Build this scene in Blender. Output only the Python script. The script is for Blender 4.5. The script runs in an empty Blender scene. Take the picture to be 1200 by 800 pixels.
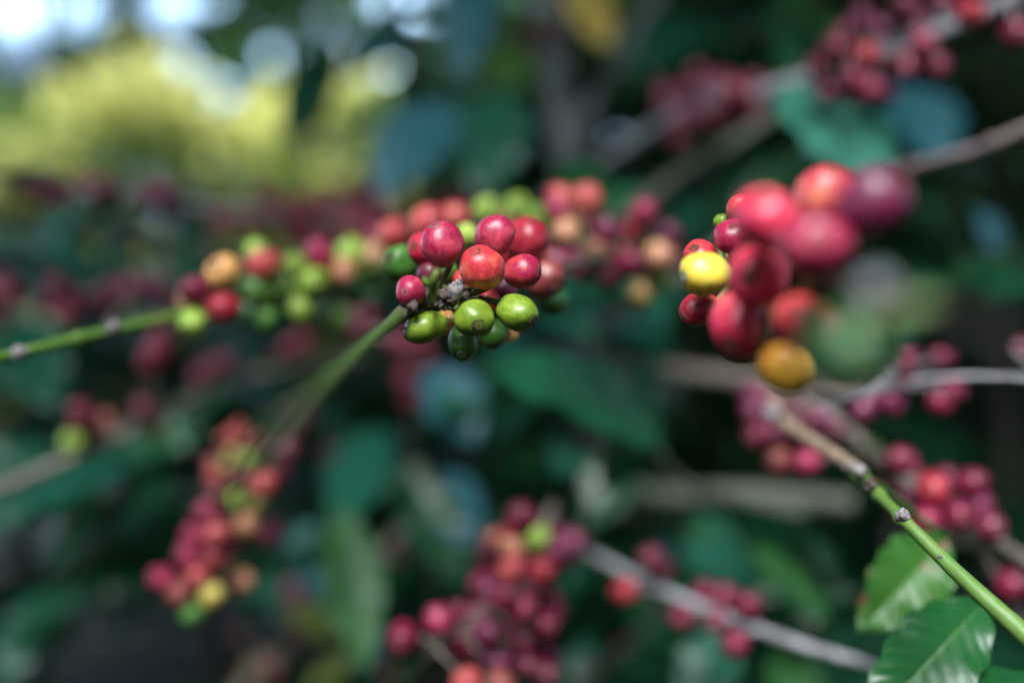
import bpy, bmesh, math, random
import numpy as np
from mathutils import Vector, Matrix, noise as mnoise
random.seed(7); NR = np.random.RandomState(11)
S = bpy.context.scene
COL = S.collection
R = math.radians

# ------------------------------------------------------------------ camera
CAMZ = 1.30
FD = 0.314                       # focus distance (m); depth "z" below is a multiple of it
K = 35.0/36.0*1200.0
cd = bpy.data.cameras.new('camera'); cam = bpy.data.objects.new('camera', cd); COL.objects.link(cam)
cam.location = (0, 0, CAMZ); cam.rotation_euler = (R(90), 0, 0)
cd.lens = 35; cd.sensor_width = 36; cd.clip_start = 0.01; cd.clip_end = 500
cd.dof.use_dof = True; cd.dof.focus_distance = FD*0.972; cd.dof.aperture_fstop = 2.0
S.camera = cam

# ------------------------------------------------------------------ sky and sun
SUN_EL, SUN_AZ = 47.0, 194.0     # azimuth clockwise from +Y
w = bpy.data.worlds.new("World"); S.world = w; w.use_nodes = True
nt = w.node_tree; bg = nt.nodes['Background']
sky = nt.nodes.new('ShaderNodeTexSky'); sky.sky_type = 'NISHITA'; sky.sun_disc = False
sky.sun_elevation = R(SUN_EL); sky.sun_rotation = R(SUN_AZ)
sky.air_density = 1.0; sky.dust_density = .6; sky.ozone_density = 3.5
# bright broken cloud added to the sky to whiten the gaps between crowns
wtc = nt.nodes.new('ShaderNodeTexCoord'); wn = nt.nodes.new('ShaderNodeTexNoise'); wn.inputs['Scale'].default_value = 3.2; wn.inputs['Detail'].default_value = 6
wmp = nt.nodes.new('ShaderNodeMapping'); wmp.inputs['Scale'].default_value = (1, 1, 2.2); nt.links.new(wtc.outputs['Generated'], wmp.inputs[0]); nt.links.new(wmp.outputs[0], wn.inputs['Vector'])
wr = nt.nodes.new('ShaderNodeMapRange'); wr.interpolation_type = 'SMOOTHSTEP'; nt.links.new(wn.outputs['Fac'], wr.inputs[0]); wr.inputs[1].default_value = .40; wr.inputs[2].default_value = .62
wm = nt.nodes.new('ShaderNodeMix'); wm.data_type = 'RGBA'; 
wsx = nt.nodes.new('ShaderNodeSeparateXYZ'); nt.links.new(wtc.outputs['Generated'], wsx.inputs[0])
wlow = nt.nodes.new('ShaderNodeMapRange'); nt.links.new(wsx.outputs[2], wlow.inputs[0]); wlow.inputs[1].default_value = .34; wlow.inputs[2].default_value = .42; wlow.inputs[3].default_value = 1; wlow.inputs[4].default_value = .0
wmu = nt.nodes.new('ShaderNodeMath'); wmu.operation = 'MULTIPLY'; nt.links.new(wr.outputs[0], wmu.inputs[0]); nt.links.new(wlow.outputs[0], wmu.inputs[1])

wdt = nt.nodes.new('ShaderNodeVectorMath'); wdt.operation = 'DOT_PRODUCT'; nt.links.new(wtc.outputs['Generated'], wdt.inputs[0]); wdt.inputs[1].default_value = (-.30, .954, 0)   # added cloud kept to one quarter of the sky, so it fills less
wbk = nt.nodes.new('ShaderNodeMapRange'); nt.links.new(wdt.outputs['Value'], wbk.inputs[0]); wbk.inputs[1].default_value = .78; wbk.inputs[2].default_value = .90
wmv = nt.nodes.new('ShaderNodeMath'); wmv.operation = 'MULTIPLY'; nt.links.new(wmu.outputs[0], wmv.inputs[0]); nt.links.new(wbk.outputs[0], wmv.inputs[1])
nt.links.new(wmv.outputs[0], wm.inputs[0]); nt.links.new(sky.outputs[0], wm.inputs[6]); wm.inputs[7].default_value = (23, 35, 48, 1)
nt.links.new(wm.outputs[2], bg.inputs[0]); bg.inputs[1].default_value = 0.065
sl = bpy.data.lights.new('sun', 'SUN'); so = bpy.data.objects.new('sun', sl); COL.objects.link(so)
sl.energy = 5.0; sl.angle = R(32); sl.color = (.97, .98, 1.0)
dvec = Vector((math.sin(R(SUN_AZ))*math.cos(R(SUN_EL)), math.cos(R(SUN_AZ))*math.cos(R(SUN_EL)), math.sin(R(SUN_EL))))
so.rotation_euler = dvec.to_track_quat('Z', 'Y').to_euler(); so.location = (0, 0, 8)
S.view_settings.view_transform = 'Standard'; S.view_settings.look = 'None'
S.view_settings.exposure = 1.85; S.view_settings.gamma = 1
S.render.engine = 'CYCLES'
S.cycles.use_denoising = True
S.cycles.max_bounces = 6; S.cycles.caustics_reflective = False; S.cycles.caustics_refractive = False
S.cycles.sample_clamp_indirect = 4

# ------------------------------------------------------------------ helpers
def P(x, y, z):
    d = FD*z
    return Vector(((x-600)/K*d, d, CAMZ-(y-400)/K*d))

def tag(o, label, cat, group=None, kind=None):
    o['label'] = label; o['category'] = cat
    if group: o['group'] = group
    if kind: o['kind'] = kind
    return o

def empty(name, loc, label, cat, group=None):
    o = bpy.data.objects.new(name, None); COL.objects.link(o); o.location = loc; o.empty_display_size = .01
    return tag(o, label, cat, group)

def mesh_obj(name, V, F, mat, parent=None, origin=None, smooth=True, uv=None):
    me = bpy.data.meshes.new(name)
    org = Vector(origin) if origin is not None else Vector((0, 0, 0))
    me.from_pydata([tuple(Vector(v)-org) for v in V] if origin is not None else V, [], F)
    if uv is not None:
        ul = me.uv_layers.new(name='UVMap')
        li = np.empty(len(me.loops), dtype=np.int32); me.loops.foreach_get('vertex_index', li)
        ul.data.foreach_set('uv', np.asarray(uv, dtype=np.float32)[li].ravel())
    if smooth: me.polygons.foreach_set('use_smooth', [True]*len(me.polygons))
    me.materials.append(mat); me.update()
    o = bpy.data.objects.new(name, me); COL.objects.link(o)
    o.location = org
    if parent is not None:
        o.parent = parent; o.location = org-world_loc(parent)
    return o

def world_loc(o):
    return o.location + (world_loc(o.parent) if o.parent else Vector((0, 0, 0)))

class NT:
    """small node-tree builder"""
    def __init__(s, name):
        s.m = bpy.data.materials.new(name); s.m.use_nodes = True; s.t = s.m.node_tree; s.n = s.t.nodes
        s.b = s.n['Principled BSDF']; s.out = s.n['Material Output']
    def new(s, t, **kw):
        n = s.n.new(t)
        for k, v in kw.items(): setattr(n, k, v)
        return n
    def link(s, a, b): s.t.links.new(a, b)
    def math(s, op, a, b=None, c=None, clamp=False):
        n = s.new('ShaderNodeMath', operation=op); n.use_clamp = clamp
        for i, v in enumerate((a, b, c)):
            if v is None: continue
            if isinstance(v, (int, float)): n.inputs[i].default_value = v
            else: s.link(v, n.inputs[i])
        return n.outputs[0]
    def mix(s, f, a, b, mode='MIX'):
        n = s.new('ShaderNodeMix', data_type='RGBA', blend_type=mode)
        for i, v in ((0, f), (6, a), (7, b)):
            if isinstance(v, (int, float)): n.inputs[i].default_value = v
            elif isinstance(v, (tuple, list)): n.inputs[i].default_value = (*v[:3], 1)
            else: s.link(v, n.inputs[i])
        return n.outputs[2]
    def ramp(s, f, lo, hi):
        n = s.new('ShaderNodeMapRange'); n.clamp = True; n.interpolation_type = 'SMOOTHSTEP'
        s.link(f, n.inputs[0]); n.inputs[1].default_value = lo; n.inputs[2].default_value = hi
        return n.outputs[0]
    def noise(s, vec, scale, detail=2, rough=.5):
        n = s.new('ShaderNodeTexNoise'); n.inputs['Scale'].default_value = scale
        n.inputs['Detail'].default_value = detail; n.inputs['Roughness'].default_value = rough
        if vec is not None: s.link(vec, n.inputs['Vector'])
        return n.outputs['Fac']
    def bump(s, h, strength, dist):
        n = s.new('ShaderNodeBump'); n.inputs['Strength'].default_value = strength; n.inputs['Distance'].default_value = dist
        s.link(h, n.inputs['Height']); s.link(n.outputs[0], s.b.inputs['Normal'])

# ------------------------------------------------------------------ materials
def fruit_mat(name, A, B, amount=0.5, rough=.41, stain=None):
    """skin of a coffee cherry: A ripens into B over the fruit, with fine streaks and pale pores"""
    t = NT(name); tc = t.new('ShaderNodeTexCoord'); oi = t.new('ShaderNodeObjectInfo')
    off = t.new('ShaderNodeVectorMath', operation='ADD'); sc = t.new('ShaderNodeVectorMath', operation='SCALE')
    comb = t.new('ShaderNodeCombineXYZ'); t.link(oi.outputs['Random'], comb.inputs[0]); t.link(oi.outputs['Random'], comb.inputs[2])
    t.link(comb.outputs[0], sc.inputs[0]); sc.inputs['Scale'].default_value = 37
    t.link(tc.outputs['Object'], off.inputs[0]); t.link(sc.outputs[0], off.inputs[1])
    v = off.outputs[0]
    big = t.noise(v, 1.3, 3, .6)
    sep = t.new('ShaderNodeSeparateXYZ'); t.link(tc.outputs['Object'], sep.inputs[0])
    zz = t.math('MULTIPLY', sep.outputs[2], -.16)
    f = t.ramp(t.math('ADD', big, zz), .62-amount*.5, .82-amount*.5)
    col = t.mix(f, A, B)
    # streaks running from stalk to scar
    mp = t.new('ShaderNodeMapping'); t.link(v, mp.inputs[0]); mp.inputs['Scale'].default_value = (9, 9, 1.6)
    st = t.noise(mp.outputs[0], 1.6, 3, .6)
    col = t.mix(t.math('MULTIPLY', t.ramp(st, .48, .72), .5), col, tuple(min(1, c*1.8+.02) for c in B))
    mot = t.noise(v, 6, 4, .65)
    col = t.mix(t.math('MULTIPLY', t.ramp(mot, .52, .72), .4), col, tuple(c*.45 for c in A))
    vo = t.new('ShaderNodeTexVoronoi'); vo.inputs['Scale'].default_value = 9; t.link(v, vo.inputs['Vector'])
    dot = t.math('SUBTRACT', 1, t.ramp(vo.outputs['Distance'], .035, .085))
    dsel = t.ramp(t.noise(v, 3.1, 1), .55, .62)
    col = t.mix(t.math('MULTIPLY', t.math('MULTIPLY', dot, dsel), .55), col, (.75, .6, .5))
    # brownish ring round the scar
    ring = t.ramp(t.math('ADD', sep.outputs[2], t.math('MULTIPLY', mot, .06)), .955, 1.02)
    col = t.mix(t.math('MULTIPLY', ring, .55), col, (.12, .05, .03))
    if stain:
        dn = t.new('ShaderNodeVectorMath', operation='DISTANCE'); t.link(tc.outputs['Object'], dn.inputs[0]); dn.inputs[1].default_value = stain
        sf = t.math('SUBTRACT', 1, t.ramp(t.math('ADD', dn.outputs['Value'], t.math('MULTIPLY', mot, .5)), .5, .72))
        col = t.mix(t.math('MULTIPLY', sf, .85), col, (.02, .008, .012))
    t.link(col, t.b.inputs['Base Color'])
    t.link(t.math('ADD', t.math('MULTIPLY', mot, .22), rough-.11), t.b.inputs['Roughness'])
    t.b.inputs['Subsurface Weight'].default_value = .12
    t.b.inputs['Subsurface Radius'].default_value = (1, .35, .2); t.b.inputs['Subsurface Scale'].default_value = .0018
    t.b.inputs['Specular IOR Level'].default_value = .5
    t.b.inputs['Coat Weight'].default_value = .15; t.b.inputs['Coat Roughness'].default_value = .3
    t.bump(t.math('ADD', t.math('MULTIPLY', st, .5), mot), .12, .0006)
    return t.m

FC = {
 'red':      ((.42, .008, .04), (.58, .07, .06), .45),
 'crimson':  ((.30, .006, .05), (.50, .05, .09), .45),
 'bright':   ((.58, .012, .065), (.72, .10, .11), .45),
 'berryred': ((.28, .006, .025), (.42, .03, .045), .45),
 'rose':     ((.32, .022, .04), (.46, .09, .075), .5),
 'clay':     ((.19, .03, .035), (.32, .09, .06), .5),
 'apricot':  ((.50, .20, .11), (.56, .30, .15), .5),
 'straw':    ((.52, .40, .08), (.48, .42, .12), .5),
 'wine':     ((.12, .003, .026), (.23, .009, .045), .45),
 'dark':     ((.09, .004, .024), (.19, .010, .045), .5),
 'purple':   ((.085, .006, .035), (.18, .014, .065), .5),
 'magenta':  ((.24, .008, .055), (.38, .03, .085), .5),
 'pink':     ((.44, .03, .055), (.62, .15, .10), .5),
 'coral':    ((.50, .022, .04), (.64, .10, .06), .45),
 'orange':   ((.68, .24, .05), (.78, .40, .10), .55),
 'brown':    ((.40, .08, .04), (.52, .20, .07), .55),
 'yellow':   ((.76, .53, .05), (.60, .52, .07), .45),
 'yellowamber': ((.95, .46, .05), (.92, .34, .04), .35),
 'amber':    ((.78, .42, .13), (.74, .28, .10), .35),
 'lime':     ((.24, .42, .045), (.38, .50, .09), .5),
 'green':    ((.035, .13, .014), (.07, .19, .02), .5),
 'leafgreen':((.13, .225, .014), (.20, .30, .025), .5),
 'deepgreen':((.012, .06, .014), (.025, .10, .022), .5),
 'olive':    ((.16, .20, .03), (.30, .18, .05), .5),
}
MF = {k: fruit_mat('fruit_'+k, a, b, am) for k, (a, b, am) in FC.items()}
MF['stained'] = fruit_mat('fruit_stained', FC['crimson'][0], (.45, .04, .05), .4, .41, (.45, .35, .78))

def rough_mat(name, cols, scale, rough=.8, bump=.5, dist=.0006, coord='Object'):
    t = NT(name); tc = t.new('ShaderNodeTexCoord'); v = tc.outputs[coord]
    n1 = t.noise(v, scale, 5, .65); n2 = t.noise(v, scale*3.7, 3, .6)
    c = t.mix(t.ramp(n1, .36, .62), cols[0], cols[1])
    c = t.mix(t.math('MULTIPLY', t.ramp(n2, .52, .7), .7), c, cols[2])
    t.link(c, t.b.inputs['Base Color']); t.b.inputs['Roughness'].default_value = rough
    t.bump(t.math('ADD', n1, n2), bump, dist)
    return t.m

M_scar_grey = rough_mat('scar_grey', ((.32, .25, .2), (.18, .12, .10), (.42, .36, .3)), 4, .85, .6, .1)
M_scar_dark = rough_mat('scar_dark', ((.035, .022, .014), (.1, .075, .035), (.02, .012, .01)), 5, .75, .6, .1)
M_scar_red = rough_mat('scar_red', ((.30, .10, .06), (.16, .04, .03), (.38, .22, .14)), 5, .7, .6, .1)
M_scar_pale = rough_mat('scar_pale', ((.35, .4, .28), (.2, .26, .12), (.6, .6, .5)), 5, .7, .6, .1)
M_husk = rough_mat('dried_husk', ((.34, .31, .32), (.10, .07, .075), (.75, .75, .76)), 420, .5, .8, .0012)
M_husk_dark = rough_mat('dried_husk_dark', ((.05, .032, .028), (.12, .08, .07), (.2, .16, .14)), 420, .8, .8, .001)
M_stalk = rough_mat('stalk', ((.10, .17, .03), (.16, .14, .05), (.09, .05, .03)), 300, .6, .4, .0004)

def stem_mat(name, g=(.10, .23, .025), wd=(.24, .2, .17), pos=None, width=.12):
    """green twig skin that turns to grey bark past pos (fraction of length); pos None = all bark, pos >1 = all green"""
    t = NT(name); tc = t.new('ShaderNodeTexCoord'); uv = t.new('ShaderNodeSeparateXYZ'); t.link(tc.outputs['UV'], uv.inputs[0])
    v = tc.outputs['Object']
    mp = t.new('ShaderNodeMapping'); t.link(tc.outputs['UV'], mp.inputs[0]); mp.inputs['Scale'].default_value = (9, 60, 1)
    n1 = t.noise(v, 140, 4, .6); n2 = t.noise(v, 700, 4, .65); n3 = t.noise(mp.outputs[0], 1, 3)
    green = t.mix(t.math('MULTIPLY', t.ramp(n1, .4, .65), .6), g, (g[0]*1.5, g[1]*.95, g[2]*1.2))
    green = t.mix(t.math('MULTIPLY', t.ramp(n2, .58, .75), .35), green, (.2, .16, .08))
    bark = t.mix(t.ramp(n1, .35, .65), wd, tuple(c*.45 for c in wd))
    bark = t.mix(t.math('MULTIPLY', t.ramp(n2, .5, .7), .7), bark, tuple(min(1, c*1.9) for c in wd))
    bark = t.mix(t.math('MULTIPLY', t.ramp(n3, .5, .65), .5), bark, (wd[0]*.8, wd[1]*.5, wd[2]*.42))
    if pos is None: c = bark
    elif pos > 1: c = green
    else:
        f = t.ramp(t.math('ADD', uv.outputs[1], t.math('MULTIPLY', t.math('SUBTRACT', n1, .5), .25)), pos-width, pos+width)
        c = t.mix(f, green, bark)
    # pale pores
    vo = t.new('ShaderNodeTexVoronoi'); vo.inputs['Scale'].default_value = 260; t.link(v, vo.inputs['Vector'])
    dot = t.math('SUBTRACT', 1, t.ramp(vo.outputs['Distance'], .08, .16))
    c = t.mix(t.math('MULTIPLY', t.math('MULTIPLY', dot, t.ramp(n1, .5, .56)), .7), c, (.6, .55, .45))
    t.link(c, t.b.inputs['Base Color']); t.b.inputs['Roughness'].default_value = .5
    t.bump(t.math('ADD', n1, n2), .35, .0006)
    return t.m
M_bark = stem_mat('bark_grey'); M_green = stem_mat('twig_green', pos=2)
M_bark_greygreen = stem_mat('bark_greygreen', wd=(.13, .15, .11))  # bark in a darker green-grey
M_bark_pale = stem_mat('bark_pale', wd=(.38, .39, .42))
M_bark_dark = stem_mat('bark_dark', wd=(.05, .042, .036))

def leaf_mat(name, A, B, vein=(.14, .24, .07), rough=.28, trans=.18, veins=True, spots=0, coat=.5, transcol=None, spec=.28, bump=.5):
    t = NT(name); tc = t.new('ShaderNodeTexCoord'); uv = t.new('ShaderNodeSeparateXYZ'); t.link(tc.outputs['UV'], uv.inputs[0])
    geo = t.new('ShaderNodeNewGeometry')
    n1 = t.noise(tc.outputs['Object'], 22, 3, .6); n2 = t.noise(tc.outputs['Object'], 160, 3)
    c = t.mix(t.ramp(n1, .3, .7), A, B)
    if veins:
        au = t.math('ABSOLUTE', t.math('SUBTRACT', uv.outputs[0], .5))
        mid = t.math('SUBTRACT', 1, t.ramp(au, .008, .03))
        ph = t.math('FRACT', t.math('SUBTRACT', t.math('MULTIPLY', uv.outputs[1], 11), t.math('MULTIPLY', au, 4.2)))
        lat = t.math('SUBTRACT', 1, t.ramp(t.math('ABSOLUTE', t.math('SUBTRACT', ph, .5)), .02, .09))
        vv = t.math('MAXIMUM', mid, t.math('MULTIPLY', lat, .45))
        c = t.mix(t.math('MULTIPLY', vv, .75), c, vein)
        c = t.mix(t.math('MULTIPLY', t.ramp(n2, .5, .75), .25), c, tuple(x*.5 for x in A))
        t.bump(t.math('SUBTRACT', t.math('MULTIPLY', n2, .3), vv), bump, .0012)
    if spots:
        sp = t.ramp(t.noise(tc.outputs['Object'], 55, 3, .6), .76-spots*.1, .79-spots*.1)
        c = t.mix(sp, c, (.14, .07, .035))
    # underside paler and duller
    c = t.mix(t.math('MULTIPLY', geo.outputs['Backfacing'], .4), c, (.035, .10, .04))
    t.link(c, t.b.inputs['Base Color']); t.b.inputs['Roughness'].default_value = rough
    t.b.inputs['Coat Weight'].default_value = coat; t.b.inputs['Coat Roughness'].default_value = .3; t.b.inputs['Specular IOR Level'].default_value = spec
    if trans:
        tr = t.new('ShaderNodeBsdfTranslucent'); ms = t.new('ShaderNodeMixShader'); ms.inputs[0].default_value = trans
        tcx = t.mix(.55, c, transcol or (.25, .45, .04)); t.link(tcx, tr.inputs[0])
        t.link(t.b.outputs[0], ms.inputs[1]); t.link(tr.outputs[0], ms.inputs[2]); t.link(ms.outputs[0], t.out.inputs[0])
    return t.m
ML = {
 'dark':  leaf_mat('leaf_dark', (.006, .055, .024), (.012, .085, .03), coat=.1, vein=(.03, .12, .05)),
 'teal':  leaf_mat('leaf_teal', (.006, .075, .05), (.012, .11, .07), vein=(.03, .15, .09), rough=.36, coat=.2),
 'mid':   leaf_mat('leaf_mid', (.02, .11, .03), (.035, .15, .035), vein=(.06, .17, .05), coat=0, rough=.45, spec=.3),
 'fresh': leaf_mat('leaf_fresh', (.018, .095, .015), (.04, .15, .02), spots=1.9, trans=.2, vein=(.10, .25, .05), coat=.15, rough=.38),
 'ribbed': leaf_mat('leaf_ribbed', (.004, .055, .014), (.009, .085, .02), trans=.1, vein=(.07, .19, .05), coat=.1, rough=.34, bump=.7),
 'gloss': leaf_mat('leaf_gloss', (.005, .075, .032), (.010, .11, .045), trans=.1, vein=(.05, .19, .12), coat=.3, rough=.24, bump=.9),
 'sea':   leaf_mat('leaf_sea', (.03, .17, .12), (.05, .22, .17), trans=.15, vein=(.08, .24, .16), coat=.25, rough=.32),
 'emerald': leaf_mat('leaf_emerald', (.008, .10, .045), (.02, .15, .05), trans=.15, vein=(.03, .16, .07), coat=.3, rough=.42, spec=.4),
 'blue':  leaf_mat('leaf_sky_tint', (.02, .12, .15), (.04, .16, .21), vein=(.04, .13, .14), rough=.3, coat=.5),  # reflected sky is put into the blue of this leaf colour
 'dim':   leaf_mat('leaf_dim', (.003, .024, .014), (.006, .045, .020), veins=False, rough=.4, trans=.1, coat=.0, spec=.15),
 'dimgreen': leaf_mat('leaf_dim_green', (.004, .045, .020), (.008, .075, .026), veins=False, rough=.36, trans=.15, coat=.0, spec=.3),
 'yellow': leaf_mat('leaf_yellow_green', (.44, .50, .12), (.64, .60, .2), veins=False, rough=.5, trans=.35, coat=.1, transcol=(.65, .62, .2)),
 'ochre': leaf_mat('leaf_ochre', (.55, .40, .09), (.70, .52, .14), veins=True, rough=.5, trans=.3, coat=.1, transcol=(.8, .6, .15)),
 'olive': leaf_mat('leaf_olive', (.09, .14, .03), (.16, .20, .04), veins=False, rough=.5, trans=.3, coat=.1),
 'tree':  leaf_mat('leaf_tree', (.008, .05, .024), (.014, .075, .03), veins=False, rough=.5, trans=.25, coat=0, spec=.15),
}

# ------------------------------------------------------------------ curves and tubes
def catmull(pts, n):
    """resample control points (Vector) to n points"""
    p = [pts[0]*2-pts[1]]+list(pts)+[pts[-1]*2-pts[-2]]
    out = []
    segs = len(pts)-1
    for i in range(n):
        u = i/(n-1)*segs; k = min(int(u), segs-1); t = u-k
        a, b, c, d = p[k], p[k+1], p[k+2], p[k+3]
        out.append(.5*((2*b)+(c-a)*t+(2*a-5*b+4*c-d)*t*t+(3*b-a-3*c+d)*t**3))
    return out

def tube_geo(path, rad, seg=12, wob=0.0, nodes=(), V=None, F=None, UV=None):
    """path: points, rad: radius per point"""
    if V is None: V, F, UV = [], [], []
    b0 = len(V); n = len(path)
    up = Vector((0, 0, 1)); side = None
    for i, p in enumerate(path):
        tg = (path[min(i+1, n-1)]-path[max(i-1, 0)]).normalized()
        if side is None:
            side = tg.cross(up if abs(tg.z) < .9 else Vector((1, 0, 0))).normalized()
        side = (side-tg*side.dot(tg)).normalized(); bn = tg.cross(side)
        r = rad[i]; t = i/(n-1)
        for (nt_, amp, wd) in nodes: r *= 1+amp*math.exp(-((t-nt_)/wd)**2)
        for j in range(seg):
            a = 2*math.pi*j/seg
            rr = r
            if wob: rr *= 1+wob*mnoise.noise(Vector((math.cos(a)*1.3, math.sin(a)*1.3, 0))+p*260)
            V.append(p+(side*math.cos(a)+bn*math.sin(a))*rr); UV.append((j/seg, t))
    for i in range(n-1):
        for j in range(seg):
            a = b0+i*seg+j; b = b0+i*seg+(j+1) % seg
            F.append((a, b, b+seg, a+seg))
    for e, i in ((0, 0), (1, n-1)):
        V.append(path[i]); UV.append((.5, i/(n-1))); c = len(V)-1
        for j in range(seg):
            a = b0+i*seg+j; b = b0+i*seg+(j+1) % seg
            F.append((c, b, a) if e == 0 else (c, a, b))
    return V, F, UV

# ------------------------------------------------------------------ fruit meshes (unit size, scar along +z)
def fruit_mesh(name, seg, rings, seed):
    V, F = [], []
    for i in range(rings+1):
        th = math.pi*i/rings
        rho = math.sin(th)**.94 if 0 < i < rings else 0
        z = math.cos(th)
        z = z*(.985 if z > 0 else 1.02)
        if z > .86: z -= (z-.86)*.35          # flattened scar end
        for j in range(seg):
            a = 2*math.pi*j/seg
            v = Vector((math.cos(a)*rho, math.sin(a)*rho, z))
            k = 1+.05*mnoise.noise(v*1.1+Vector((seed, 0, 0)))*2-.012*math.cos(2*a)*rho
            V.append(tuple(v*k))
            if i in (0, rings): break
    idx = []
    c = 0
    for i in range(rings+1):
        m = 1 if i in (0, rings) else seg
        idx.append((c, m)); c += m
    for i in range(rings):
        (a0, m0), (b0, m1) = idx[i], idx[i+1]
        for j in range(seg):
            j2 = (j+1) % seg
            if m0 == 1: F.append((a0, b0+j, b0+j2))
            elif m1 == 1: F.append((a0+j2, a0+j, b0))
            else: F.append((a0+j, b0+j, b0+j2, a0+j2))
    me = bpy.data.meshes.new(name); me.from_pydata(V, [], F); me.polygons.foreach_set('use_smooth', [True]*len(F))
    me.materials.append(MF['red']); me.update()
    return me
FINE = [fruit_mesh('cherry_mesh', 56, 36, s*7.3) for s in range(5)]
COARSE = [fruit_mesh('cherry_mesh_small', 28, 18, s*3.1+50) for s in range(4)]

def scar_mesh(seed, big=1.0):
    prof = [(.0, .035), (.035, .04), (.055, .012), (.08, -.004), (.105, .012), (.125, .008), (.15, .012), (.17, .04), (.195, .052), (.22, .04), (.245, .008), (.265, -.03)]
    V, F = [], []; seg = 36
    for i, (r, h) in enumerate(prof):
        for j in range(seg):
            a = 2*math.pi*j/seg
            n = mnoise.noise(Vector((math.cos(a)*2+seed, math.sin(a)*2, r*9)))
            rr = r*(1+.2*n)*big
            zz = math.cos(math.asin(min(.99, rr)))*.985
            zz = zz-(zz-.86)*.35 if zz > .86 else zz
            V.append((math.cos(a)*rr, math.sin(a)*rr, zz+h*.75+n*.012))
    for i in range(len(prof)-1):
        for j in range(seg):
            j2 = (j+1) % seg
            F.append((i*seg+j, (i+1)*seg+j, (i+1)*seg+j2, i*seg+j2))
    return V, F

def nearest(path, p):
    return min(path, key=lambda q: (q-p).length_squared)

PX = FD/K      # metres per photo pixel at z=1

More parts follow.
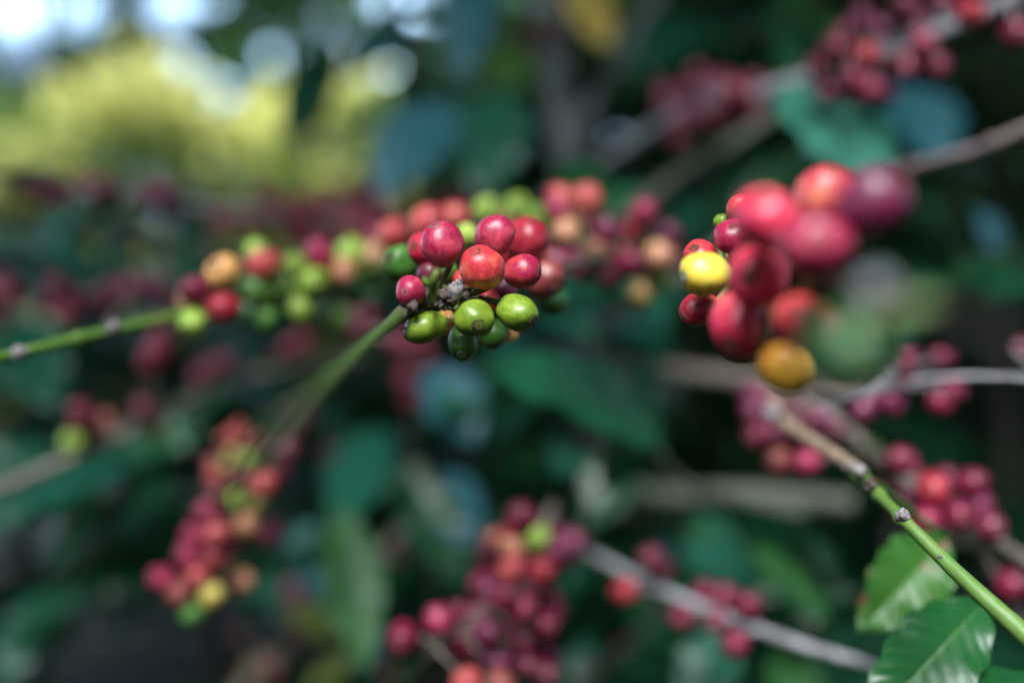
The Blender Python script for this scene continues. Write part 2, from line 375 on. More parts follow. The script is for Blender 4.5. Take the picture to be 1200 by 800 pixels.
class Branch:
    def __init__(s, label, ctrl, mat, n=80, seg=12, wob=.06, nodes=(), group='branches of the coffee bushes', name='coffee_branch', stemname='stem'):
        """ctrl: list of (px, py, z, width_px)"""
        pts = [P(x, y, z) for x, y, z, _ in ctrl]
        s.path = catmull(pts, n)
        rr = catmull([Vector((wd*.5*PX*z, 0, 0)) for _, _, z, wd in ctrl], n)
        s.rad = [max(.0004, v.x) for v in rr]
        s.root = empty(name, pts[0], label, 'branch', group)
        s.args = (mat, seg, wob, nodes, stemname)
        s.extra = []; s.berries = []
    def side(s, ctrl, n=24):
        s.extra.append((catmull([P(x, y, z) for x, y, z, _ in ctrl], n), [v.x for v in catmull([Vector((wd*.5*PX*z, 0, 0)) for _, _, z, wd in ctrl], n)]))
        return s
    def add(s, lst, near=False):
        for b in lst:
            x, y, r, c, z = b[:5]
            ax = b[5] if len(b) > 5 else None; e = b[6] if len(b) > 6 else None
            s.berries.append(dict(x=x, y=y, r=r, c=c, z=z, ax=ax, e=e, near=near, scar=b[7] if len(b) > 7 else None))
        return s
    def scatter(s, n, x0, x1, t0, t1, spread, r, pal, zj=.06):
        """n fruits on the stretch t0..t1 of the stem, in ring-like clusters"""
        for _ in range(n):
            i = int((t0+(t1-t0)*random.random())*(len(s.path)-1)); p = s.path[i]
            z = p.y/FD*(1+random.uniform(-zj, zj)); px = 600+p.x/p.y*K; py = 400-(p.z-CAMZ)/p.y*K
            a = random.uniform(0, 6.28); q = spread*math.sqrt(random.random())
            s.berries.append(dict(x=px+q*math.cos(a), y=py+q*math.sin(a), r=r*random.uniform(.82, 1.12), c=random.choice(pal), z=z, ax=None, e=None, near=False, scar=None))
        return s
    def build(s):
        mat, seg, wob, nodes, stemname = s.args
        B = s.berries
        for it in range(30):     # push touching fruits apart along the line of sight and slightly sideways
            moved = False
            for i in range(len(B)):
                for j in range(i+1, len(B)):
                    a, b = B[i], B[j]
                    pa, pb = P(a['x'], a['y'], a['z']), P(b['x'], b['y'], b['z'])
                    ra, rb = a['r']*PX*a['z'], b['r']*PX*b['z']
                    dd = (pa-pb).length; need = (ra+rb)*.93
                    if dd < need:
                        moved = True; k = (need-dd)*.3/FD
                        far, nr = (a, b) if a['z'] > b['z'] else (b, a)
                        if far['near'] and nr['near']: far['z'] += k
                        elif nr['near']: far['z'] += k*1.5
                        else: far['z'] += k; nr['z'] -= k*.4
            if not moved: break
        V, F, UV = tube_geo(s.path, s.rad, seg, wob, nodes)
        for pth, rd in s.extra: tube_geo(pth, rd, 8, wob, (), V, F, UV)
        allp = s.path+[q for pth, _ in s.extra for q in pth]
        todo = []
        for b in B:
            c = P(b['x'], b['y'], b['z']); r = b['r']*PX*b['z']
            q = nearest(allp, c)
            if b['ax'] is not None:
                ax, ay = b['ax']; l = math.sqrt(max(.0, 1-ax*ax-ay*ay)); A = Vector((ax, -l, -ay)).normalized()
            else:
                A = ((c-q).normalized()+Vector((random.uniform(-.3, .3), random.uniform(-.5, .1), random.uniform(-.35, .2)))).normalized()
            e = b['e'] or random.uniform(1.0, 1.14)
            base = c-A*r*e*.93
            if (base-q).length > .0015:
                mid = base-A*.35*(base-q).length*.6
                pth = catmull([q, (q+mid)/2+(mid-q)*.1, mid.lerp(base, .6), base], 8)
                if b['near']: todo.append((b, c, r, A, e, pth))
                else:
                    tube_geo(pth, [.0011, .001, .0009, .0008, .0008, .0009, .001, .0013], 6, 0, (), V, F, UV); todo.append((b, c, r, A, e, None))
            else: todo.append((b, c, r, A, e, None))
        mesh_obj(stemname, V, F, mat, s.root, s.path[0], uv=UV)
        for b, c, r, A, e, pth in todo:
            jx, jy = random.uniform(.91, 1.0), random.uniform(.96, 1.06)
            src = random.choice(FINE if (b['near'] or b['r'] > 20) else COARSE)
            o = bpy.data.objects.new('cherry', src); COL.objects.link(o)
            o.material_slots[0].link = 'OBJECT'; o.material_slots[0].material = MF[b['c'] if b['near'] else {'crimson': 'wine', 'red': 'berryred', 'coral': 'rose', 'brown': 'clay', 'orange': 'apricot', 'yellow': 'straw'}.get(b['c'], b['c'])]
            o.parent = s.root; o.location = c-s.root.location
            qt = A.to_track_quat('Z', 'Y'); qt = qt @ Matrix.Rotation(random.uniform(0, 6.28), 3, 'Z').to_quaternion() if b['c'] != 'stained' else qt
            o.rotation_mode = 'QUATERNION'; o.rotation_quaternion = qt; o.scale = (r*jx, r*jy, r*e)
            if b['near'] or b['r'] > 13:
                sv, sf = scar_mesh(random.random()*50, random.uniform(1.0, 1.2) if 'green' not in b['c'] else random.uniform(1.2, 1.35))
                sm = b['scar'] or ({'green': M_scar_dark, 'leafgreen': M_scar_dark, 'lime': M_scar_dark, 'deepgreen': M_scar_pale}.get(b['c'], M_scar_red))
                so_ = mesh_obj('blossom_scar', sv, sf, sm); so_.parent = o
            if pth:
                sv, sf, su = tube_geo(pth, [.0012, .0011, .001, .001, .001, .0011, .0012, .0016], 8, .1)
                st = mesh_obj('stalk', sv, sf, M_stalk, None, pth[-1], uv=su)
                st.parent = o
                st.matrix_parent_inverse = (Matrix.Translation(c) @ qt.to_matrix().to_4x4() @ Matrix.Diagonal((r*jx, r*jy, r*e, 1))).inverted()
        return s

# ------------------------------------------------------------------ leaves
def leaf_geo(base, tip, width, normal, droop=.1, fold=.25, wave=.03, nl=28, nw=10, seed=0, V=None, F=None, UV=None, roundness=1.0, quilt=.012):
    if V is None: V, F, UV = [], [], []
    L = (tip-base); ln = L.length; t0 = L.normalized()
    nrm = (normal-t0*normal.dot(t0)).normalized(); sd = t0.cross(nrm)
    b0 = len(V)
    for i in range(nl+1):
        t = i/nl
        wv = (math.sin(math.pi*min(1, t**.85))**(.8/roundness))*(1-.25*t) if 0 < t < 1 else 0
        if t > .86: wv *= max(.04, (1-t)/.14)**.45      # drawn-out tip
        wv = max(wv, .012)*width*.5/.86
        c = base+L*t-Vector((0, 0, 1))*0+nrm*(-droop*ln*(t*t-t*.15))+nrm*droop*ln*.85*t
        for j in range(nw+1):
            u = j/nw*2-1
            w_ = u*wv*(1+.05*math.sin(t*37+seed+u))
            h = abs(u)*wv*fold-(u*u)*wv*.12
            h += wave*width*math.sin(t*23+seed+(1.5 if u > 0 else 0))*abs(u)**2
            h -= quilt*width*math.cos((t*11-abs(u)*2.1)*2*math.pi)*abs(u)*(1-abs(u))*4*.5
            V.append(c+sd*w_+nrm*h); UV.append((j/nw, t))
    for i in range(nl):
        for j in range(nw):
            a = b0+i*(nw+1)+j
            F.append((a, a+1, a+nw+2, a+nw+1))
    return V, F, UV

def add_leaf(br, b, t, width_px, mat, normal=(0, -.5, 1), label=None, **kw):
    """b, t = (px, py, z) of base and tip; width in photo pixels at the middle"""
    root = br.root if isinstance(br, Branch) else br
    pb, pt = P(*b), P(*t); wd = width_px*PX*(b[2]+t[2])/2
    V, F, UV = leaf_geo(pb, pt, wd, Vector(normal).normalized(), seed=random.random()*20, **kw)
    q = nearest(br.path, pb) if isinstance(br, Branch) else pb
    if (q-pb).length < .06:
        tube_geo(catmull([q, q.lerp(pb, .5)+Vector((0, 0, .001)), pb, pb.lerp(pt, .04)], 8), [.0012]*8, 7, 0, (), V, F, UV)
    o = mesh_obj('leaf', V, F, ML[mat], root, pb, uv=UV)
    if label: o['label'] = label
    return o

def husk(br, x, y, z, size_px, axis, mat, name='dried_husk'):
    """crumpled dried flower base / bud scale on a node"""
    c = P(x, y, z); r = size_px*.5*PX*z; A = Vector(axis).normalized(); q = A.to_track_quat('Z', 'Y')
    V, F = [], []; seg = 18; prof = [(.55, -1.0), (.8, -.6), (.95, -.2), (.9, .2), (1.0, .55), (.86, .9), (.6, 1.0), (.45, .75), (.0, .6)]
    for i, (rr, h) in enumerate(prof):
        for j in range(seg):
            a = 2*math.pi*j/seg; v = Vector((math.cos(a)*rr, math.sin(a)*rr, h))
            v *= 1+.28*mnoise.noise(v*2.3+c*300)+.1*math.cos(a*4)*(.3+rr*.5)
            V.append(c+(q @ v)*r)
    for i in range(len(prof)-1):
        for j in range(seg):
            j2 = (j+1) % seg; F.append((i*seg+j, i*seg+j2, (i+1)*seg+j2, (i+1)*seg+j))
    return mesh_obj(name, V, F, mat, br.root, c)

# ------------------------------------------------------------------ ground
def ground_mat():
    t = NT('soil_and_litter'); tc = t.new('ShaderNodeTexCoord'); v = tc.outputs['Object']
    n1 = t.noise(v, 1.4, 5, .6); n2 = t.noise(v, 22, 5, .7)
    c = t.mix(t.ramp(n1, .4, .62), (.010, .008, .006), (.007, .015, .006))
    c = t.mix(t.math('MULTIPLY', t.ramp(n2, .5, .7), .6), c, (.03, .024, .018))
    t.link(c, t.b.inputs['Base Color']); t.b.inputs['Roughness'].default_value = 1; t.b.inputs['Specular IOR Level'].default_value = .1
    t.bump(n2, .8, .03); return t.m
gn = 90; V, F = [], []
for i in range(gn+1):
    for j in range(gn+1):
        x = (j/gn-.5); y = (i/gn-.5); x = math.copysign(abs(x*2)**2.2, x)*120; y = math.copysign(abs(y*2)**2.2, y)*120+2
        V.append((x, y, .10*mnoise.noise(Vector((x*.35, y*.35, 0)))+.03*mnoise.noise(Vector((x*2, y*2, 3)))))
for i in range(gn):
    for j in range(gn):
        a = i*(gn+1)+j; F.append((a, a+1, a+gn+2, a+gn+1))
tag(mesh_obj('ground', V, F, ground_mat()), 'dark leaf littered plantation soil under the coffee bushes', 'ground', kind='structure')

# ------------------------------------------------------------------ far trees
GAPS = [(26, 40, 40, 56), (90, 10, 40, 30), (202, 4, 46, 26), (217, 68, 22, 22), (261, 106, 23, 22), (316, 66, 15, 20), (345, 110, 9, 9), (150, 110, 7, 7), (365, 150, 7, 7), (300, 150, 6, 6), (480, -4, 50, 26), (248, 0, 18, 12), (168, 54, 8, 8), (390, 20, 9, 9), (120, 78, 8, 8), (288, 30, 9, 9), (150, 90, 6, 6)]
def leaf_cloud(centers, n, size, squash, keep=None, rs=None, face=0.0):
    """many small folded leaves spread through clumps; centers: (vec, radius)"""
    V, F = [], []
    for (c, rad) in centers:
        for _ in range(n):
            v = Vector(rs.normal(size=3)); v.normalize(); rr = rad*(rs.rand()**.45)
            p = c+Vector((v.x*rr, v.y*rr, v.z*rr*squash))
            if keep and not keep(p): continue
            d = Vector(rs.normal(size=3)); d.z = d.z*.5-.25; d.normalize()
            nn = Vector((rs.normal()*.6, rs.normal()*.6-face, 1)); sd = d.cross(nn).normalized(); up = sd.cross(d)
            l = size*(.7+.6*rs.rand()); wd = l*.23
            b = len(V); m = p+d*l*.5
            V += [tuple(p), tuple(m+sd*wd+up*wd*.3), tuple(p+d*l), tuple(m-sd*wd+up*wd*.3)]
            F += [(b, b+1, b+2), (b, b+2, b+3)]
    return V, F

def keep_gap(p):
    if p.y < .5: return True
    x = 600+p.x/p.y*K; y = 400-(p.z-CAMZ)/p.y*K
    return not any(((x-a)/rx)**2+((y-b)/ry)**2 < 1 for a, b, rx, ry in GAPS)

def tree(label, px, d, height, crown_r, mat, clumps, leaves, lsize, seed, low=.35, name='shade_tree', bark=None, keep=keep_gap, squash=.75, puff=1.0):
    rs = np.random.RandomState(seed); x = (px-600)/K*d
    root = empty(name, (x, d, 0), label, 'tree', 'trees behind the coffee bushes')
    top = Vector((x+rs.normal()*.2, d+rs.normal()*.2, height*.9))
    trunk = catmull([Vector((x, d, -.1)), Vector((x+.06, d, height*.3)), Vector((x-.05, d+.05, height*.6)), top], 24)
    r0 = height*.010+.012
    V, F, UV = tube_geo(trunk, [r0*(1-.8*i/23) for i in range(24)], 10, .1)
    cs = []
    for k in range(clumps):
        a = rs.rand()*6.28; h = height*(low+(1-low)*rs.rand()); hr = math.sin(math.pi*min(.97, max(.06, (h/height-low)/(1-low)*.85+.12)))
        q = crown_r*(.25+.75*rs.rand()**.6)*hr
        c = Vector((x+math.cos(a)*q, d+math.sin(a)*q, h)); cs.append((c, crown_r*(.22+.2*rs.rand())*puff))
        st = trunk[max(3, min(22, int(24*(h/height*.75))))]
        tube_geo(catmull([st, st.lerp(c, .5)+Vector((0, 0, .08*height*.3)), c], 8), [r0*.35*(1-.1*i) for i in range(8)], 6, .1, (), V, F, UV)
    mesh_obj('trunk', V, F, bark or M_bark_dark, root, (x, d, 0), uv=UV)
    V, F = leaf_cloud(cs, leaves, lsize, squash, keep, rs, 1.0 if mat == 'yellow' else .2)
    mesh_obj('crown', V, F, ML[mat], root, (x, d, 0), smooth=False)
    return root

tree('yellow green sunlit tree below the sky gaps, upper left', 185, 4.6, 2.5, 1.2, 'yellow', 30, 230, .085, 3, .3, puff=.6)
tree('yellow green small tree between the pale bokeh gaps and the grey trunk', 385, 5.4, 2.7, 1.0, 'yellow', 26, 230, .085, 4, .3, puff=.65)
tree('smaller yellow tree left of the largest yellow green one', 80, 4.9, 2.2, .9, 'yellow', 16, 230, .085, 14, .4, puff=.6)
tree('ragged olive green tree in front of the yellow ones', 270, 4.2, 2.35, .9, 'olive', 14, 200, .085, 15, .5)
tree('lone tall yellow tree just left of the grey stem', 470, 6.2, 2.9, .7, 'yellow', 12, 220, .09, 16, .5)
tree('olive green tree at the far left edge under the sky', 20, 5.6, 2.5, 1.0, 'olive', 20, 380, .09, 5, .3)
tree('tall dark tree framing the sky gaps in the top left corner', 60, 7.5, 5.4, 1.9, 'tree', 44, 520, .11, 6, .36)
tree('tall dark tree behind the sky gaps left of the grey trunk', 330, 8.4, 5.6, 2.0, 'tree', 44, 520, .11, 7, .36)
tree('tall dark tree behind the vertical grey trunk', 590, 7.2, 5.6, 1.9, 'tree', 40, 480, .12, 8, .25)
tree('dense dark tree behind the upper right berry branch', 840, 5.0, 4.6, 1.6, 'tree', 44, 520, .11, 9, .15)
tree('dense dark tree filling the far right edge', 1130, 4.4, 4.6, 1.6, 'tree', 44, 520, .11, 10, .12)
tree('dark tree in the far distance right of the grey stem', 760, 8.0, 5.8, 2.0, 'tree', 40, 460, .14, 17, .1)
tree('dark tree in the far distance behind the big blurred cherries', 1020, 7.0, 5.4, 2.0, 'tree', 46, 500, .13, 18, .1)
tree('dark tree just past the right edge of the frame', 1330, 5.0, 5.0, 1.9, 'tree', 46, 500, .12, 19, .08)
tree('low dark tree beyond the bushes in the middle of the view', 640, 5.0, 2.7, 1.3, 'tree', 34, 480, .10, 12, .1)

# unseen trees added overhead and around the camera to block sky and sun
for (x, y, h, cr, lo, lab) in [(1.55, .75, 4.0, 1.9, .68, 'unseen tree added overhead right to shade the background'), (-1.4, .60, 4.0, 1.9, .68, 'unseen tree added overhead left to shade the background'),
        (3.6, -1.0, 6, 2.3, .12, 'unseen tall tree added right of the photographer to block low sky'), (-3.6, -1.2, 6, 2.3, .12, 'unseen tall tree added left of the photographer to block low sky'),
        (-1.6, -4.2, 5.0, 2.4, .1, 'unseen tree added behind the photographer on the left to block low sky'), (2.0, -4.4, 5.0, 2.4, .1, 'unseen tree added behind the photographer on the right to block low sky')]:
    rt = tree(lab, 600, 3.0, h, cr, 'tree', 60 if h < 4.5 else 46, 330, .13, int(h*10+x*7+50), lo, keep=None)
    rt.location = (x, y, 0)

# ------------------------------------------------------------------ coffee bushes behind
def bush(label, px, d, height, reach, mats, seed, laterals=16, pairs=8, llen=.125, hmin=.25, keep=None, berries=0, ang=None):
    rs = np.random.RandomState(seed); rnd = random.Random(seed); x = (px-600)/K*d
    root = empty('coffee_bush', (x, d, 0), label, 'bush', 'coffee bushes behind the branches')
    trunk = catmull([Vector((x, d, -.05)), Vector((x+.02, d+.01, height*.4)), Vector((x-.015, d, height*.75)), Vector((x, d, height))], 24)
    V, F, UV = tube_geo(trunk, [.017*(1-.7*i/23) for i in range(24)], 10, .1)
    LV, LF, LU = [], [], []
    for k in range(laterals):
        h = height*(hmin+(1-hmin)*(k+.5)/laterals); a = k*2.4+rs.rand()
        rl = reach*(1.1-.65*(h/height))*(.8+.4*rs.rand())
        dr = Vector((math.cos(a), math.sin(a), 0)); st = trunk[int(23*h/height)]
        e = st+dr*rl+Vector((0, 0, rl*(.25-.35*rs.rand())))
        pth = catmull([st, st.lerp(e, .5)+Vector((0, 0, rl*.12)), e], 16)
        tube_geo(pth, [.0045*(1-.7*i/15) for i in range(16)], 6, .1, (), V, F, UV)
        for m in range(pairs):
            q = pth[min(15, 3+int(12*m/(pairs-1)))]
            for sg in (-1, 1):
                sdv = Vector((-dr.y, dr.x, 0))*sg
                ld = (sdv*.8+dr*.55+Vector((rs.normal()*.2, rs.normal()*.2, -.25+rs.normal()*.25))).normalized()
                ll = llen*(.7+.5*rs.rand()); tip = q+ld*ll
                if keep and not (keep(q) and keep(tip) and keep(q.lerp(tip, .5))): continue
                leaf_geo(q, tip, ll*.42, Vector((rs.normal()*.35, rs.normal()*.35-.25, 1)).normalized(), .15, .25, .03, 8, 4, rs.rand()*9, LV, LF, LU)
    mesh_obj('trunk', V, F, M_bark_dark, root, (x, d, 0), uv=UV)
    mesh_obj('crown', LV, LF, ML[mats], root, (x, d, 0), uv=LU)
    return root

def proj(p): return 600+p.x/p.y*K, 400-(p.z-CAMZ)/p.y*K
def keep_low(p):
    if p.y < .62: return False
    x, y = proj(p)
    if x < 450 and y < 205+.06*x: return False
    if 60 < x < 330 and 720 < y < 830: return False
    return True
def keep_gen(p):
    if p.y < .60: return False
    x, y = proj(p)
    return keep_gap(p) and not (x < 445 and y < 200)
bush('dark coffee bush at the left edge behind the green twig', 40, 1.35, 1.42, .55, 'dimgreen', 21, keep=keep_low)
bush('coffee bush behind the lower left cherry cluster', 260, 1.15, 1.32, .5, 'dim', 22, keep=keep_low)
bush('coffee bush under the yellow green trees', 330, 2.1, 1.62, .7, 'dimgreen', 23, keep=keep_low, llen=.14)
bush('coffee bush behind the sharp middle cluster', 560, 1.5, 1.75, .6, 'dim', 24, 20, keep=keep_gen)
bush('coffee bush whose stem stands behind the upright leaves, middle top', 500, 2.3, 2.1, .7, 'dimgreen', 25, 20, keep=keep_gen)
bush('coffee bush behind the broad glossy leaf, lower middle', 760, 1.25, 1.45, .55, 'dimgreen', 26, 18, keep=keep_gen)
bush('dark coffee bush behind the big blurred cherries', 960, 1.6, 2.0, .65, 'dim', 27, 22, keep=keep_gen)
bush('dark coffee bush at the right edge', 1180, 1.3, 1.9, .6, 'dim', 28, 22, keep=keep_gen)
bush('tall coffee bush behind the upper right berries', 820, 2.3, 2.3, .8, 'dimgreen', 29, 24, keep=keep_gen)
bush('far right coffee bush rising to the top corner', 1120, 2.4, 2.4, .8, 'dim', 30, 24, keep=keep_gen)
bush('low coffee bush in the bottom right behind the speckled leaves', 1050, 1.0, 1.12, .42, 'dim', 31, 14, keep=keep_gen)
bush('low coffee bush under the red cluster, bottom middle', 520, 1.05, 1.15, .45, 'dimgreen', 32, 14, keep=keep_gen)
# the bushes of the row behind the photographer shade the fruit from the side
for i, (x, y, lab) in enumerate([(-1.3, -1.2, 'coffee bush left of the photographer'), (0.1, -1.7, 'coffee bush straight behind the photographer'), (1.4, -1.1, 'coffee bush right of the photographer')]):
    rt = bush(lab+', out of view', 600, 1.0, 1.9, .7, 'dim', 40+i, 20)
    rt.location = (x, y, 0)

# ------------------------------------------------------------------ branches with fruit
# 1. the sharp cluster
b1 = Branch('green twig rising from lower left into the sharp central cherry cluster',
    [(262, 590, .40, 10), (305, 524, .47, 11), (348, 480, .58, 13), (402, 428, .74, 14), (452, 384, .89, 14), (492, 352, .985, 17), (535, 343, 1.03, 15), (580, 335, 1.10, 13), (640, 318, 1.3, 11), (715, 300, 1.5, 10), (790, 292, 1.65, 9)],
    stem_mat('twig_main', g=(.045, .10, .02), wd=(.11, .09, .075), pos=.66, width=.12), 180, 20, .12,
    nodes=((.50, .5, .012), (.545, .6, .014), (.28, .25, .01)))
b1.add([
    (518, 285, 26.5, 'crimson', .975, (-.30, -.80), 1.02, M_scar_grey),
    (579, 276, 25.0, 'crimson', 1.01, (.03, -.985), 1.0),
    (564, 313, 26.5, 'coral', .955, (-.28, -.68), 1.0, M_scar_red),
    (613, 318, 20.5, 'stained', .99, (.93, -.1), 1.10),
    (499, 293, 22, 'red', 1.06, (-.6, -.2)),
    (481, 341, 18, 'crimson', .94, (-.30, .10), 1.0, M_scar_grey),
    (503, 322, 15, 'dark', 1.05, (-.3, -.5)),
    (525, 318, 12, 'green', 1.05, (0, -.4)),
    (498.5, 383.5, 20, 'leafgreen', .955, (-.90, .22), 1.36, M_scar_pale),
    (556, 373, 23, 'leafgreen', .955, (.26, .36), 1.06, M_scar_dark),
    (606.5, 366.5, 22, 'leafgreen', .965, (.74, .40), 1.22, M_scar_dark),
    (543, 401, 20, 'green', 1.0, (-.05, .70), 1.12, M_scar_pale),
    (577, 392, 19, 'green', 1.07, (.2, .7)),
    (582, 364, 18, 'green', 1.07, (.3, .3)),
    (529, 377, 17, 'orange', 1.06, (0, .3)),
    (572, 352, 14, 'coral', 1.06, (0, 0)),
    (545, 330, 14, 'coral', 1.05, (0, 0)),
    (592, 338, 14, 'purple', 1.08, (0, 0)),
    ], near=True)
b1.add([
    (470, 308, 23, 'green', 1.13, (-.5, -.2)), (618, 279, 26, 'red', 1.12, (.3, -.8)), (638, 327, 25, 'brown', 1.13, (.5, .3)),
    (648, 352, 19, 'deepgreen', 1.2), (548, 275, 14, 'lime', 1.2), (596, 390, 12, 'amber', 1.12), (600, 300, 20, 'red', 1.15), (628, 300, 20, 'coral', 1.2),
    (662, 272, 17, 'orange', 1.45), (655, 232, 16, 'pink', 1.5), (688, 232, 17, 'pink', 1.52), (652, 244, 14, 'magenta', 1.45), (668, 300, 15, 'purple', 1.45), (650, 305, 16, 'dark', 1.4),
    (712, 268, 15, 'purple', 1.5), (755, 248, 16, 'magenta', 1.55), (744, 268, 14, 'red', 1.55), (783, 274, 14, 'purple', 1.65), (738, 308, 18, 'crimson', 1.5),
    (773, 299, 17, 'orange', 1.55), (697, 292, 16, 'brown', 1.5), (716, 322, 15, 'dark', 1.5), (776, 330, 12, 'leafgreen', 1.6), (751, 345, 16, 'olive', 1.6), (700, 268, 14, 'crimson', 1.6),
    (676, 250, 14, 'brown', 1.6), (725, 290, 14, 'dark', 1.6), (758, 316, 14, 'dark', 1.65), (790, 300, 13, 'crimson', 1.7), (640, 345, 16, 'olive', 1.3), (680, 318, 14, 'crimson', 1.55)])
b1.build()
i0 = int(.44*179); i1 = int(.57*179)
V, F, UV = tube_geo(b1.path[i0:i1], [r*1.12 for r in b1.rad[i0:i1]], 20, .35, ((.35, .35, .08), (.7, .5, .1)))
mesh_obj('node_bark', V, F, rough_mat('node_brown', ((.09, .06, .045), (.05, .07, .02), (.26, .2, .17)), 420, .75, .8, .001), b1.root, b1.path[i0], uv=UV)
husk(b1, 533, 343, .945, 19, (.25, -.45, .85), M_husk)
husk(b1, 524, 347, .95, 17, (-.3, -.5, .6), M_husk_dark)
husk(b1, 530, 352, .95, 14, (-.3, -.5, -.6), M_husk_dark)
husk(b1, 538, 334, .96, 12, (.3, -.3, .9), M_husk)
husk(b1, 521, 357, .955, 11, (-.2, -.5, -.6), M_husk)
husk(b1, 545, 346, .965, 15, (.8, -.3, .2), M_husk_dark)
husk(b1, 497, 350, .955, 19, (-.6, -.4, .5), M_husk_dark)
husk(b1, 512, 349, .965, 18, (.1, -.6, -.2), M_husk_dark)
husk(b1, 484, 359, .93, 13, (-.4, -.5, -.6), M_husk_dark)
husk(b1, 352, 478, .57, 17, (-.6, -.4, .5), M_husk_dark)
V, F, UV = tube_geo([P(507, 350, .94), P(508, 340, .90), P(508, 332, .88), P(510, 322, .87), P(512, 315, .87)], [.0014, .0014, .0013, .0009, .0004], 10, .15)
mesh_obj('bud', V, F, M_green, b1.root, P(507, 350, .94), uv=UV)
V, F, UV = tube_geo([P(506, 338, .90), P(499, 330, .88), P(496, 325, .88)], [.0009, .0008, .0003], 8, .15)
mesh_obj('bud', V, F, M_green, b1.root, P(506, 338, .90), uv=UV)

# 2. second twig from the left edge
b2 = Branch('thin green twig from the left edge with yellow, red and green cherries on it',
    [(-60, 436, 1.12, 12), (0, 419, 1.18, 13), (70, 402, 1.24, 13), (135, 386, 1.3, 13), (200, 371, 1.36, 12), (260, 352, 1.42, 11), (350, 335, 1.5, 11), (450, 312, 1.58, 10), (560, 285, 1.7, 9), (640, 270, 1.8, 8)],
    stem_mat('twig_left', g=(.08, .19, .025), pos=2), 120, 14, .06, nodes=((.095, .45, .01), (.26, .4, .01)))
b2.add([(262, 320, 20, 'amber', 1.40, (-.2, -.3), 1.15), (228, 340, 18, 'crimson', 1.36, (-.4, -.3)), (223, 352, 15, 'orange', 1.42), (261, 361, 19, 'red', 1.34, (-.1, .2)), (226, 378, 16, 'lime', 1.36, (-.2, .5)),
    (308, 310, 18, 'pink', 1.46), (300, 296, 15, 'lime', 1.5), (318, 308, 14, 'red', 1.5), (297, 338, 16, 'green', 1.46), (312, 375, 15, 'green', 1.48), (290, 366, 14, 'deepgreen', 1.52), (330, 345, 15, 'deepgreen', 1.55),
    (347, 310, 14, 'leafgreen', 1.55), (368, 330, 17, 'lime', 1.48), (353, 362, 16, 'leafgreen', 1.5), (374, 296, 18, 'magenta', 1.5), (380, 312, 15, 'pink', 1.55), (410, 296, 18, 'lime', 1.55), (404, 318, 15, 'orange', 1.5),
    (382, 366, 13, 'deepgreen', 1.6), (415, 345, 15, 'deepgreen', 1.55), (436, 300, 17, 'orange', 1.6), (430, 330, 15, 'green', 1.6), (462, 274, 19, 'pink', 1.45), (502, 262, 22, 'pink', 1.4), (534, 256, 19, 'pink', 1.5),
    (571, 247, 17, 'lime', 1.55), (605, 243, 16, 'lime', 1.6), (440, 275, 15, 'crimson', 1.7), (455, 330, 16, 'deepgreen', 1.6), (398, 372, 13, 'green', 1.7), (444, 350, 14, 'deepgreen', 1.7), (625, 255, 15, 'lime', 1.75), (520, 285, 16, 'lime', 1.5), (590, 262, 14, 'orange', 1.7)])
b2.build()
husk(b2, 22, 415, 1.17, 17, (.3, -.6, .7), M_husk); husk(b2, 133, 385, 1.27, 16, (.2, -.5, .8), M_husk)

# 3. big blurred cluster near the camera on the right
b3 = Branch('grey twig close to the lens with big blurred red, yellow and purple cherries, right',
    [(845, 325, 1.0, 7), (870, 318, .93, 9), (905, 315, .83, 11), (945, 322, .73, 13), (985, 330, .63, 13), (1030, 338, .55, 14), (1090, 355, .48, 13), (1160, 385, .42, 12), (1270, 440, .36, 12)],
    M_bark_dark, 90, 14, .1)
b3.add([(867, 243, 15, 'coral', .985, (.3, -.8)), (845, 260, 10, 'leafgreen', 1.0), (858, 277, 22, 'crimson', .95, (-.1, -.35), 1.0, M_scar_red), (821, 300, 21, 'coral', .975, (-.5, -.4)),
    (825, 321, 26.5, 'yellow', .90, (-.9, .12), 1.15, M_scar_pale), (819, 362, 20, 'red', .95, (-.85, .35), 1.28, M_scar_grey), (866, 382, 38, 'bright', .83, (-.4, .6), 1.0, M_scar_red), (888, 325, 37, 'bright', .77, (-.5, .1)),
    (899, 258, 37, 'bright', .71, (-.3, -.6)), (967, 230, 34, 'pink', .79, (.1, -.7)), (1024, 237, 41, 'purple', .66, (.5, -.5)), (955, 289, 41, 'crimson', .65, (-.2, -.2)), (944, 379, 37, 'coral', .72, (-.1, .2)),
    (920, 431, 31, 'yellowamber', .80, (.5, .7), 1.12), (993, 408, 43, 'deepgreen', .48, (.2, .5)), (875, 290, 18, 'dark', .95), (850, 345, 15, 'dark', 1.0), (905, 365, 24, 'dark', .9)], near=True)
b3.build()
husk(b3, 1030, 340, .50, 36, (-.4, -.8, .3), stem_mat('husk_pale', wd=(.22, .23, .27)))

# 4. bottom right green twig
b4 = Branch('bare green twig with pale nodes running down to the bottom right corner',
    [(905, 468, 1.50, 14), (915, 492, 1.44, 14), (950, 515, 1.34, 15), (985, 538, 1.24, 15), (1008, 556, 1.16, 14), (1030, 580, 1.09, 13), (1056, 606, 1.03, 14), (1100, 650, .99, 17), (1150, 697, .95, 20), (1200, 742, .92, 23), (1262, 800, .88, 25)],
    stem_mat('twig_right', g=(.09, .20, .035), wd=(.40, .33, .25), pos=2), 150, 20, .06, nodes=((.40, .5, .012), (.5, .35, .012), (.60, .45, .012)))
b4.build()
